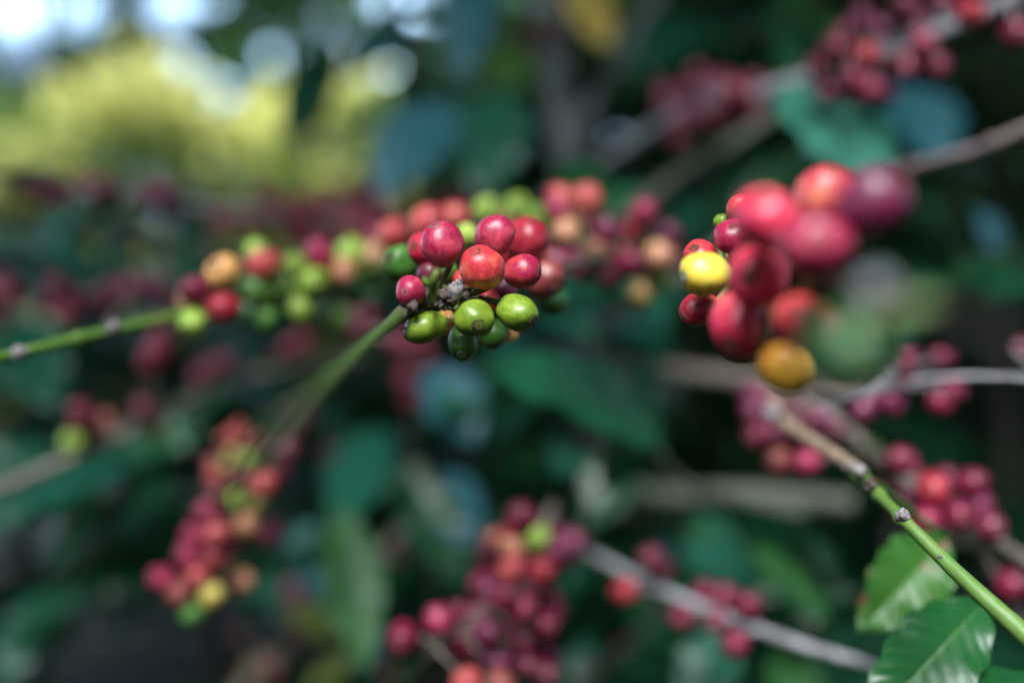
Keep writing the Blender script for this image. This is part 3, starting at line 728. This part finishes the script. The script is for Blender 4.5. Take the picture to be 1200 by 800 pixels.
# its upper third is woody: a sleeve of bark over the stem
seg_ = b4.path[:56]; V, F, UV = tube_geo(seg_, [r*1.07*(1+.05*math.sin(i*1.3)) for i, r in enumerate(b4.rad[:56])], 18, .12, ((.97, .25, .03),))
mesh_obj('bark', V, F, stem_mat('bark_tan', wd=(.36, .27, .19)), b4.root, seg_[0], uv=UV)
husk(b4, 1057, 604, .99, 15, (.4, -.6, .5), M_husk); husk(b4, 1008, 553, 1.12, 15, (-.2, -.6, .7), M_husk)
husk(b4, 1020, 567, 1.09, 13, (-.6, -.5, -.2), M_husk_dark); husk(b4, 997, 547, 1.17, 12, (.3, -.5, .7), M_husk); husk(b4, 1101, 652, .96, 5, (0, -1, .2), M_husk)
husk(b4, 906, 486, 1.40, 20, (-.4, -.6, .6), M_husk)
add_leaf(b4, (1108, 630, 1.24), (1002, 742, 1.2), 88, 'fresh', (.35, -.75, .55), 'green leaf with brown blemishes hanging behind the twig', droop=.14, fold=.3, wave=.05, quilt=.02, nl=60, nw=20)
add_leaf(b4, (1152, 706, 1.12), (1000, 868, 1.05), 96, 'ribbed', (.25, -.7, .75), 'glossy green leaf cut off by the bottom edge', droop=.12, fold=.35, wave=.035, quilt=.02, nl=60, nw=20)
add_leaf(b4, (1225, 800, 1.1), (1100, 812, 1.05), 44, 'ribbed', (.1, -.5, .9), droop=.1, wave=.06, quilt=.03)

# 5. fruit behind the green twig
b5 = Branch('grey twig behind the green twig, purple and red cherries along it, right edge',
    [(1215, 760, 1.55, 10), (1175, 690, 1.52, 10), (1140, 630, 1.5, 10), (1100, 585, 1.5, 10), (1060, 560, 1.55, 10), (1010, 520, 1.62, 18), (965, 482, 1.68, 20), (935, 465, 1.72, 16)],
    M_bark, 90, 12, .08)
b5.side([(1160, 625, 1.5, 12), (1185, 645, 1.5, 13), (1225, 668, 1.5, 13)])
b5.add([(1055, 540, 18, 'crimson', 1.45), (1093, 574, 20, 'red', 1.4), (1140, 565, 17, 'crimson', 1.45), (1123, 604, 19, 'crimson', 1.4), (1086, 609, 17, 'magenta', 1.4), (1161, 617, 17, 'dark', 1.45), (1185, 684, 17, 'crimson', 1.5),
    (1040, 576, 14, 'dark', 1.5), (1065, 583, 16, 'purple', 1.55), (1072, 560, 14, 'crimson', 1.6), (1150, 590, 13, 'purple', 1.55), (1110, 560, 13, 'dark', 1.6), (1060, 605, 13, 'purple', 1.6), (1095, 630, 12, 'dark', 1.6),
    (945, 541, 16, 'magenta', 1.5), (912, 540, 15, 'brown', 1.55), (887, 510, 16, 'dark', 1.6), (883, 482, 15, 'purple', 1.6), (905, 505, 16, 'purple', 1.65), (955, 492, 17, 'purple', 1.5), (938, 508, 16, 'dark', 1.55), (978, 505, 13, 'purple', 1.6), (925, 480, 14, 'purple', 1.7), (895, 465, 14, 'purple', 1.75), (880, 462, 13, 'purple', 1.75)])
b5.build()
add_leaf(b5, (1040, 560, 1.62), (1015, 510, 1.6), 26, 'fresh', (.2, -.9, .4), droop=.1)

b6 = Branch('thin pale twig curving in from the right edge above the green twig',
    [(1260, 448, 1.35, 5), (1180, 441, 1.38, 6), (1100, 443, 1.42, 6), (1030, 455, 1.5, 7), (975, 470, 1.6, 8), (930, 500, 1.62, 12)], M_bark_pale, 60, 10, .08)
b6.add([(1101, 471, 16, 'crimson', 1.45), (1118, 458, 12, 'dark', 1.55), (1045, 471, 16, 'purple', 1.5), (1012, 480, 15, 'purple', 1.5), (1028, 464, 12, 'dark', 1.6), (1064, 420, 13, 'dark', 1.6), (1104, 418, 12, 'dark', 1.7), (1060, 440, 12, 'dark', 1.6), (1198, 410, 12, 'dark', 1.6)])
b6.build()

# 7. pale branch, bottom
b7 = Branch('pale grey branch sloping down through the bottom right with red cherries beside it',
    [(650, 622, 1.95, 9), (700, 652, 1.85, 11), (770, 688, 1.7, 12), (850, 722, 1.6, 12), (930, 752, 1.5, 13), (1010, 776, 1.45, 12), (1040, 790, 1.38, 10)], M_bark_pale, 80, 12, .08)
b7.add([(732, 692, 16, 'red', 1.6), (763, 655, 16, 'dark', 1.65), (775, 668, 13, 'dark', 1.7), (798, 724, 14, 'crimson', 1.6), (826, 693, 14, 'dark', 1.65), (850, 698, 14, 'crimson', 1.65), (878, 708, 15, 'crimson', 1.55), (861, 755, 16, 'crimson', 1.5), (838, 728, 13, 'dark', 1.6), (815, 705, 12, 'dark', 1.7)])
b7.build()
add_leaf(b7, (880, 640, 1.9), (975, 735, 1.8), 50, 'mid', (.2, -.6, .8), droop=.15)
add_leaf(b7, (800, 640, 1.95), (900, 690, 1.9), 70, 'teal', (0, -.5, .9), droop=.15)
add_leaf(b7, (850, 740, 1.9), (800, 850, 1.8), 70, 'teal', (-.2, -.7, .7), droop=.15)
add_leaf(b7, (915, 760, 2.0), (950, 850, 1.9), 60, 'mid', (.1, -.6, .8), droop=.15)

# 8. bottom middle cluster
b8 = Branch('hanging branch packed with dark red cherries, bottom middle',
    [(650, 590, 1.75, 10), (632, 625, 1.68, 11), (622, 665, 1.62, 11), (610, 710, 1.58, 12), (592, 755, 1.55, 12), (570, 810, 1.5, 12), (555, 850, 1.48, 12)], M_bark, 80, 12, .1)
b8.side([(598, 745, 1.56, 6), (560, 745, 1.5, 5), (525, 740, 1.45, 5), (500, 770, 1.45, 4), (475, 800, 1.5, 4)])
b8.add([(472, 748, 19, 'crimson', 1.40, (-.2, .1)), (513, 725, 17, 'magenta', 1.45), (538, 716, 14, 'dark', 1.55), (541, 754, 16, 'magenta', 1.5), (612, 605, 18, 'crimson', 1.55), (603, 622, 14, 'red', 1.6), (600, 642, 15, 'orange', 1.5), (578, 632, 13, 'brown', 1.65),
    (632, 630, 15, 'lime', 1.55), (601, 666, 18, 'coral', 1.45), (636, 668, 16, 'red', 1.5), (592, 700, 17, 'crimson', 1.45), (612, 712, 16, 'magenta', 1.45), (571, 740, 17, 'purple', 1.4), (572, 690, 15, 'purple', 1.6), (566, 684, 14, 'magenta', 1.65),
    (642, 700, 15, 'dark', 1.55), (640, 732, 16, 'crimson', 1.5), (585, 775, 17, 'purple', 1.42), (612, 750, 15, 'dark', 1.5), (618, 780, 16, 'dark', 1.5), (549, 798, 18, 'coral', 1.4), (588, 803, 17, 'brown', 1.4), (560, 772, 14, 'dark', 1.55), (560, 718, 14, 'dark', 1.6),
    (655, 645, 15, 'purple', 1.65), (672, 636, 15, 'purple', 1.7), (660, 660, 13, 'dark', 1.7), (652, 625, 12, 'purple', 1.75), (625, 690, 14, 'dark', 1.6), (650, 715, 13, 'purple', 1.65), (604, 735, 14, 'crimson', 1.55), (632, 755, 14, 'purple', 1.55), (640, 790, 15, 'dark', 1.5), (530, 735, 12, 'purple', 1.6), (575, 655, 13, 'dark', 1.7), (618, 650, 13, 'brown', 1.6), (640, 768, 13, 'purple', 1.6)])
b8.build()

# 9. lower left cluster
b9 = Branch('hanging branch of orange, red and magenta cherries, lower left',
    [(352, 478, 1.85, 9), (330, 510, 1.8, 10), (300, 545, 1.75, 10), (272, 590, 1.7, 10), (256, 635, 1.66, 9), (236, 680, 1.63, 8), (220, 712, 1.62, 6)], M_bark_dark, 80, 12, .1)
b9.add([(190, 678, 15, 'magenta', 1.58), (211, 695, 16, 'brown', 1.55), (226, 719, 14, 'green', 1.55), (249, 697, 14, 'yellow', 1.55), (284, 681, 15, 'orange', 1.6), (232, 674, 13, 'pink', 1.6), (219, 650, 14, 'magenta', 1.6), (227, 627, 13, 'magenta', 1.65),
    (254, 626, 17, 'coral', 1.52), (254, 650, 16, 'coral', 1.52), (243, 599, 15, 'magenta', 1.58), (254, 578, 14, 'dark', 1.65), (280, 556, 14, 'crimson', 1.6), (309, 567, 18, 'coral', 1.52), (254, 558, 13, 'coral', 1.65), (281, 582, 14, 'lime', 1.62), (289, 614, 14, 'orange', 1.62),
    (313, 629, 14, 'dark', 1.75), (337, 527, 17, 'purple', 1.6), (268, 600, 13, 'purple', 1.72), (270, 640, 13, 'crimson', 1.72), (240, 640, 12, 'crimson', 1.72), (268, 665, 12, 'olive', 1.72), (300, 590, 12, 'olive', 1.75), (244, 666, 12, 'crimson', 1.7), (262, 576, 12, 'crimson', 1.68), (330, 550, 12, 'dark', 1.75), (320, 620, 11, 'dark', 1.8),
    (273, 507, 8, 'pink', 1.7), (262, 515, 8, 'brown', 1.7), (286, 512, 8, 'coral', 1.7), (295, 522, 8, 'crimson', 1.7), (272, 530, 9, 'orange', 1.7), (248, 542, 9, 'brown', 1.7), (290, 538, 10, 'lime', 1.7), (281, 498, 7, 'brown', 1.7), (266, 545, 8, 'lime', 1.75), (303, 515, 8, 'brown', 1.75)])
b9.build()

# 10. upper right branch
b10 = Branch('thick grey branch with dark red berries crossing the upper right corner',
    [(1290, -50, 1.55, 18), (1180, 2, 1.65, 19), (1100, 38, 1.72, 20), (1040, 62, 1.8, 19), (960, 90, 1.9, 19), (880, 112, 2.05, 19), (820, 122, 2.2, 18), (770, 150, 2.35, 15), (715, 185, 2.5, 14), (640, 235, 2.75, 12)], M_bark_pale, 110, 14, .1, nodes=((.3, .3, .02), (.5, .3, .02)))
b10.add([(1137, 17, 18, 'red', 1.55), (1191, 40, 18, 'crimson', 1.6), (1010, 22, 15, 'purple', 1.8), (1062, 8, 17, 'dark', 1.7), (1106, 2, 14, 'dark', 1.75), (1015, 68, 17, 'red', 1.65), (980, 58, 17, 'crimson', 1.75), (962, 80, 16, 'crimson', 1.75), (1002, 92, 15, 'magenta', 1.75), (1022, 106, 14, 'magenta', 1.8),
    (1082, 52, 15, 'magenta', 1.68), (1062, 79, 15, 'crimson', 1.7), (1098, 79, 15, 'dark', 1.7), (1035, 92, 13, 'dark', 1.85), (1078, 30, 13, 'dark', 1.8), (1030, 35, 13, 'purple', 1.9), (990, 40, 13, 'dark', 1.95), (1040, 112, 12, 'purple', 1.9), (975, 98, 13, 'dark', 1.9),
    (930, 118, 13, 'dark', 2.0), (862, 108, 15, 'crimson', 1.95), (872, 128, 14, 'crimson', 1.95), (846, 128, 14, 'crimson', 2.0), (885, 98, 12, 'dark', 2.05), (858, 140, 12, 'dark', 2.1)])
b10.scatter(28, 0, 0, .59, .72, 38, 12, ['purple', 'purple', 'dark', 'crimson'], .08); b10.scatter(6, 0, 0, .12, .5, 45, 13, ['purple', 'dark', 'dark'], .06)
b10.build()
add_leaf(b10, (955, 100, 1.95), (1012, 212, 1.72), 135, 'sea', (.15, -.85, .6), 'rounded blue green leaf below the upper right branch', droop=.12, fold=.12, roundness=1.6)
add_leaf(b10, (1060, 98, 2.6), (1100, 195, 2.4), 95, 'blue', (.1, -.8, .6), droop=.12)

b11 = Branch('broad grey branch slanting behind the big blurred cherries',
    [(1320, 100, 1.45, 14), (1200, 152, 1.55, 14), (1140, 176, 1.62, 13), (1060, 198, 1.75, 13), (980, 222, 1.9, 11), (880, 262, 2.1, 10), (760, 350, 2.3, 14), (640, 420, 2.5, 12)], stem_mat('bark_rosy', wd=(.34, .27, .27)), 90, 12, .1, nodes=((.22, .35, .015),))
b11.build()
b12 = Branch('long grey branch slanting down from the upper right berries to the left',
    [(1030, 60, 2.4, 14), (930, 120, 2.35, 15), (850, 172, 2.3, 17), (780, 218, 2.3, 17), (700, 275, 2.35, 13), (600, 330, 2.5, 9)], M_bark_greygreen, 80, 12, .1)
b12.scatter(6, 0, 0, .1, .3, 20, 12, ['purple', 'dark'])
b12.build()
# 13. upright trunk, top middle
b13 = Branch('upright grey coffee stem at the top, middle of the picture',
    [(640, -120, 3.3, 34), (645, 0, 3.2, 34), (655, 100, 3.15, 33), (668, 200, 3.1, 33), (690, 420, 3.2, 34), (700, 760, 3.4, 36), (705, 1100, 3.6, 38)], stem_mat('bark_bluish', wd=(.20, .23, .25)), 110, 14, .08)
b13.side([(665, 190, 2.9, 14), (700, 110, 2.85, 14), (740, 45, 2.8, 14), (790, -30, 2.75, 13)])
b13.scatter(10, 0, 0, .22, .27, 28, 10, ['purple', 'dark'])
b13.build()
rl = random.Random(5)
for k in range(46):
    x = rl.uniform(560, 780); y = rl.uniform(180, 700); z = rl.uniform(2.3, 2.8); a = rl.uniform(0, 6.28); l = rl.uniform(75, 120)
    add_leaf(b13, (x, y, z), (x+l*math.cos(a), y+l*.35*math.sin(a)+l*.5, z-rl.uniform(-.1, .25)), l*.55, rl.choice(['dim', 'dimgreen', 'dark', 'teal', 'blue', 'emerald']), (rl.uniform(-.4, .4), -.5, .8), droop=.15, nl=14, nw=6)
add_leaf(b13, (672, -20, 2.85), (712, 58, 2.7), 52, 'ochre', (.1, -.9, .3), 'pale yellow withered leaf', droop=.1, roundness=1.4)
add_leaf(b13, (560, -60, 2.7), (545, 105, 2.5), 70, 'blue', (-.3, -.9, .2), droop=.1)
add_leaf(b13, (520, 120, 2.5), (445, 240, 2.3), 95, 'blue', (-.1, -.75, .6), droop=.15)
add_leaf(b13, (590, 110, 2.6), (560, 235, 2.4), 85, 'teal', (.1, -.75, .5), droop=.15)
add_leaf(b13, (385, 50, 3.4), (345, 185, 3.2), 75, 'teal', (-.3, -.9, .2), droop=.12)
add_leaf(b13, (820, 20, 3.2), (740, 90, 3.0), 80, 'teal', (.1, -.7, .7), droop=.15)

# 14. dim branches on the left
b14 = Branch('dim branch with pinkish blurred berries behind the second twig, left of middle',
    [(60, 225, 2.1, 8), (180, 232, 2.2, 8), (300, 250, 2.4, 9), (420, 262, 2.75, 12), (520, 262, 2.7, 12), (620, 258, 2.8, 12)], M_bark_pale, 90, 10, .1)
b14.scatter(7, 0, 0, .08, .13, 16, 12, ['purple', 'dark']); b14.scatter(7, 0, 0, .19, .24, 16, 12, ['purple', 'dark']); b14.scatter(4, 0, 0, 0, .03, 14, 12, ['purple', 'dark'])
b14.scatter(72, 0, 0, .34, .90, 28, 11.5, ['red', 'magenta', 'crimson', 'crimson', 'purple', 'pink', 'dark'])
b14.build()
b15 = Branch('dim branch with dark purple berries at the left edge above the green twig',
    [(-60, 335, 2.0, 10), (20, 345, 2.0, 10), (80, 352, 2.05, 10), (160, 346, 2.15, 9), (240, 350, 2.3, 8)], M_bark_dark, 60, 10, .1)
b15.add([(8, 345, 17, 'crimson', 1.9), (2, 330, 14, 'dark', 1.95), (66, 335, 14, 'dark', 1.95), (78, 350, 15, 'dark', 2.0), (60, 355, 14, 'purple', 2.0), (92, 362, 14, 'purple', 2.0), (78, 368, 15, 'crimson', 1.95), (100, 350, 12, 'purple', 2.1), (155, 342, 14, 'dark', 2.1), (172, 345, 13, 'dark', 2.15), (2, 370, 12, 'purple', 2.1)])
b15.scatter(8, 0, 0, .55, .95, 26, 13, ['purple', 'dark', 'dark'])
b15.build()
b16 = Branch('grey branch slanting up from the left edge with a few crimson berries',
    [(-60, 598, 1.75, 14), (0, 572, 1.8, 14), (70, 542, 1.85, 14), (140, 510, 1.9, 13), (230, 465, 2.05, 11), (330, 432, 2.3, 8), (430, 415, 2.6, 6)], M_bark, 80, 12, .08)
b16.add([(95, 483, 14, 'crimson', 1.8), (93, 500, 14, 'crimson', 1.82), (105, 520, 13, 'crimson', 1.85), (85, 518, 14, 'lime', 1.8), (125, 492, 12, 'brown', 1.9), (168, 478, 14, 'crimson', 1.9), (184, 505, 12, 'olive', 1.95), (182, 415, 17, 'crimson', 1.8), (190, 396, 14, 'dark', 1.85), (178, 425, 14, 'red', 1.9), (250, 432, 15, 'dark', 2.0), (236, 440, 13, 'dark', 2.05), (265, 425, 12, 'purple', 2.1), (340, 410, 14, 'dark', 2.1), (355, 400, 12, 'crimson', 2.1)])
b16.build()
add_leaf(b16, (240, 500, 2.3), (60, 560, 2.3), 60, 'emerald', (-.2, -.8, .55), droop=.2, wave=.08)
add_leaf(b16, (170, 530, 2.3), (0, 620, 2.0), 60, 'teal', (-.1, -.8, .6), droop=.2, wave=.08)
add_leaf(b16, (120, 580, 2.5), (-30, 600, 2.3), 55, 'dark', (.3, -.8, .5), droop=.2)
add_leaf(b16, (220, 590, 2.7), (110, 650, 2.3), 50, 'dark', (.1, -.9, .3), droop=.25)
add_leaf(b16, (210, 560, 2.2), (30, 680, 2.4), 50, 'dim', (.3, -.8, .5), droop=.15)
add_leaf(b16, (60, 520, 2.4), (-60, 640, 2.2), 110, 'teal', (.1, -.8, .5), droop=.15)
add_leaf(b16, (240, 600, 2.6), (90, 700, 2.3), 110, 'dark', (.1, -.8, .5), droop=.15)
add_leaf(b16, (10, 380, 2.6), (70, 480, 2.4), 90, 'teal', (.1, -.8, .5), droop=.15)
add_leaf(b16, (130, 380, 2.7), (60, 300, 2.5), 90, 'blue', (.1, -.8, .5), droop=.15)
add_leaf(b16, (150, 660, 2.5), (10, 760, 2.2), 60, 'dark', (-.3, -.7, .6), droop=.15)
add_leaf(b16, (70, 690, 2.4), (-10, 810, 2.2), 60, 'teal', (.3, -.7, .6), droop=.15)
b17 = Branch('dim drooping branch with red berries below the sharp cluster',
    [(400, 360, 2.1, 10), (430, 385, 2.1, 10), (470, 410, 2.1, 10), (485, 470, 2.15, 9), (480, 520, 2.2, 8)], M_bark, 60, 10, .1)
b17.add([(475, 408, 17, 'crimson', 1.9), (492, 400, 15, 'crimson', 1.95), (420, 385, 14, 'dark', 2.0), (478, 445, 15, 'crimson', 2.05), (483, 470, 13, 'crimson', 2.15), (462, 395, 13, 'dark', 2.1), (430, 372, 13, 'dark', 2.1), (500, 420, 12, 'dark', 2.1)])
b17.build()
add_leaf(b17, (440, 500, 2.3), (395, 640, 2.0), 75, 'teal', (-.1, -.85, .45), 'blue green leaf hanging upright', droop=.12)
add_leaf(b17, (400, 600, 2.05), (430, 790, 1.9), 70, 'mid', (.2, -.85, .4), droop=.12)
add_leaf(b17, (500, 430, 2.4), (560, 520, 2.3), 80, 'blue', (0, -.6, .8), droop=.12)
add_leaf(b17, (490, 560, 2.4), (560, 640, 2.2), 85, 'blue', (0, -.7, .7), droop=.12)
add_leaf(b17, (470, 540, 2.3), (545, 690, 2.2), 70, 'dark', (.1, -.8, .6), droop=.12)

# 18. broad glossy leaves below the cluster
b18 = Branch('branch bearing the broad dark glossy leaves below the sharp cluster',
    [(940, 600, 2.0, 16), (860, 585, 1.95, 14), (800, 565, 1.9, 12), (760, 520, 1.8, 9), (700, 470, 1.75, 7), (560, 430, 1.62, 5)], M_bark_greygreen, 70, 12, .1)
b18.build()
add_leaf(b18, (775, 512, 1.8), (556, 430, 1.55), 104, 'gloss', (.08, -.80, .62), 'broad dark green leaf with a pale shine along its fold', droop=.14, fold=.5, quilt=.045, nl=60, nw=20)
add_leaf(b18, (765, 500, 1.9), (700, 575, 1.75), 62, 'emerald', (.25, -.8, .4), 'dark green leaf hanging below the broad one', droop=.1, fold=.3, quilt=.04)
b19 = Branch('horizontal grey branch right of the broad leaf',
    [(1000, 590, 2.25, 26), (900, 580, 2.3, 26), (780, 580, 2.4, 24), (700, 572, 2.6, 20), (620, 560, 2.8, 14)], M_bark_greygreen, 60, 10, .1); b19.build()
b20 = Branch('pale horizontal branch behind the amber cherry',
    [(1000, 452, 2.0, 18), (900, 445, 2.1, 20), (820, 438, 2.2, 20), (720, 425, 2.5, 12), (640, 415, 2.8, 8)], M_bark, 60, 10, .1); b20.build()
b21 = Branch('dim branch with faded berries in the lower left, right of the hanging cluster',
    [(270, 820, 2.6, 14), (320, 770, 2.6, 13), (380, 720, 2.6, 12), (430, 670, 2.65, 12), (470, 620, 2.7, 10)], M_bark, 60, 10, .1)
b21.scatter(24, 0, 0, .1, .9, 60, 9, ['crimson', 'clay', 'olive', 'dark', 'olive']); b21.build()
b22 = Branch('leafy twig tip poking in at the left edge below the yellow trees',
    [(-60, 225, 1.9, 9), (0, 205, 1.95, 9), (60, 215, 2.05, 8), (110, 235, 2.2, 7)], M_bark_dark, 40, 10, .1)
b22.scatter(4, 0, 0, .5, .7, 14, 11, ['purple', 'dark'])
b22.build()
add_leaf(b22, (60, 210, 2.1), (-40, 175, 1.9), 45, 'mid', (.1, -.6, .8), droop=.1)
add_leaf(b22, (70, 195, 2.2), (0, 220, 2.0), 35, 'fresh', (.1, -.6, .8), droop=.1)

# ------------------------------------------------------------------ leafy twigs further back
def leafy(label, ctrl, n, spread, size, mats, seed, fruit=0, mat=None):
    rl = random.Random(seed)
    b = Branch(label, ctrl, mat or M_bark_dark, 50, 8, .08)
    if fruit: b.scatter(fruit, 0, 0, .1, .9, spread*.6, 11, ['dark', 'purple', 'wine', 'dark'], .05)
    b.build()
    for k in range(n):
        i = int((k+.5)/n*49); p = b.path[i]; z = p.y/FD; x, y = proj(p); sg = 1 if k % 2 else -1
        a = rl.uniform(.3, 1.3)*sg+rl.uniform(-.3, .3); l = size*rl.uniform(.6, 1.15)
        d = b.path[min(49, i+3)]-b.path[max(0, i-3)]; th = math.atan2(-d.z, d.x)+a
        add_leaf(b, (x, y, z), (x+l*math.cos(th), y+l*math.sin(th)+l*.3, z*rl.uniform(.93, 1.05)), l*rl.uniform(.38, .52), rl.choice(mats), (rl.uniform(-.5, .5), rl.uniform(-1, -.4), rl.uniform(.5, .9)), droop=rl.uniform(.08, .25), fold=rl.uniform(.15, .45), nl=16, nw=8, quilt=.02)
    return b
A_ = ['teal', 'blue', 'dark', 'emerald', 'sea', 'dim']
leafy('dim leafy twig below the yellow green trees at the left', [(-40, 300, 2.6, 7), (80, 275, 2.7, 7), (200, 290, 2.8, 6), (290, 300, 2.9, 5)], 16, 20, 75, A_, 1, 5)
leafy('leafy twig between the grey slanting branch and the sharp green twig', [(430, 590, 3.0, 7), (380, 530, 2.8, 7), (320, 470, 2.7, 6), (260, 430, 2.7, 5)], 14, 20, 75, A_, 2, 3)
leafy('leafy twig in the bottom left beside the hanging cherries', [(480, 830, 2.4, 8), (420, 760, 2.4, 8), (360, 700, 2.4, 7), (330, 640, 2.5, 6)], 14, 30, 70, A_+['olive', 'mid'], 3, 6)
leafy('leafy twig right of the bottom middle cherry cluster', [(640, 830, 2.4, 8), (720, 770, 2.4, 8), (780, 700, 2.5, 7), (820, 620, 2.6, 6)], 16, 30, 80, A_, 4, 4)
leafy('leafy twig at the top between the sky gaps and the grey stem', [(460, -40, 3.4, 8), (480, 50, 3.3, 8), (520, 130, 3.2, 7), (600, 170, 3.1, 6)], 14, 20, 85, ['teal', 'blue', 'emerald', 'dark', 'mid'], 5)
leafy('leafy twig right of the pale yellow withered leaf', [(700, 10, 3.2, 9), (790, 40, 3.2, 8), (880, 40, 3.1, 8), (960, 20, 3.0, 7)], 14, 20, 90, ['emerald', 'teal', 'dark', 'dim', 'mid'], 6)
leafy('shaded leafy twig between the two branches at the right edge', [(1240, 330, 2.3, 9), (1180, 300, 2.4, 9), (1110, 300, 2.5, 8), (1050, 330, 2.6, 6)], 9, 20, 95, ['dim', 'dimgreen', 'dark', 'blue'], 7)
leafy('leafy twig in the dark hollow left of the speckled leaf', [(1010, 700, 1.9, 7), (950, 670, 2.0, 7), (890, 650, 2.1, 6), (840, 620, 2.2, 5)], 9, 20, 80, ['dark', 'dimgreen', 'mid', 'emerald'], 8)
leafy('leafy twig behind the broad ribbed leaf', [(820, 480, 2.8, 8), (760, 460, 2.9, 8), (680, 400, 3.0, 7), (610, 380, 3.1, 6)], 10, 20, 85, ['blue', 'teal', 'dark', 'dim'], 9)
leafy('dark leafy twig crossing the sky gaps in the top left corner', [(-40, 100, 4.2, 8), (60, 82, 4.2, 8), (160, 60, 4.3, 7), (260, 30, 4.5, 6), (330, -10, 4.6, 5)], 12, 20, 48, ['dim', 'dimgreen', 'olive', 'blue'], 10)
leafy('leafy twig between the grey slanting branches in the upper right', [(1000, 140, 3.0, 8), (930, 190, 3.0, 8), (860, 210, 3.1, 7), (800, 260, 3.2, 6)], 11, 20, 85, ['dark', 'teal', 'dimgreen', 'dim'], 11)
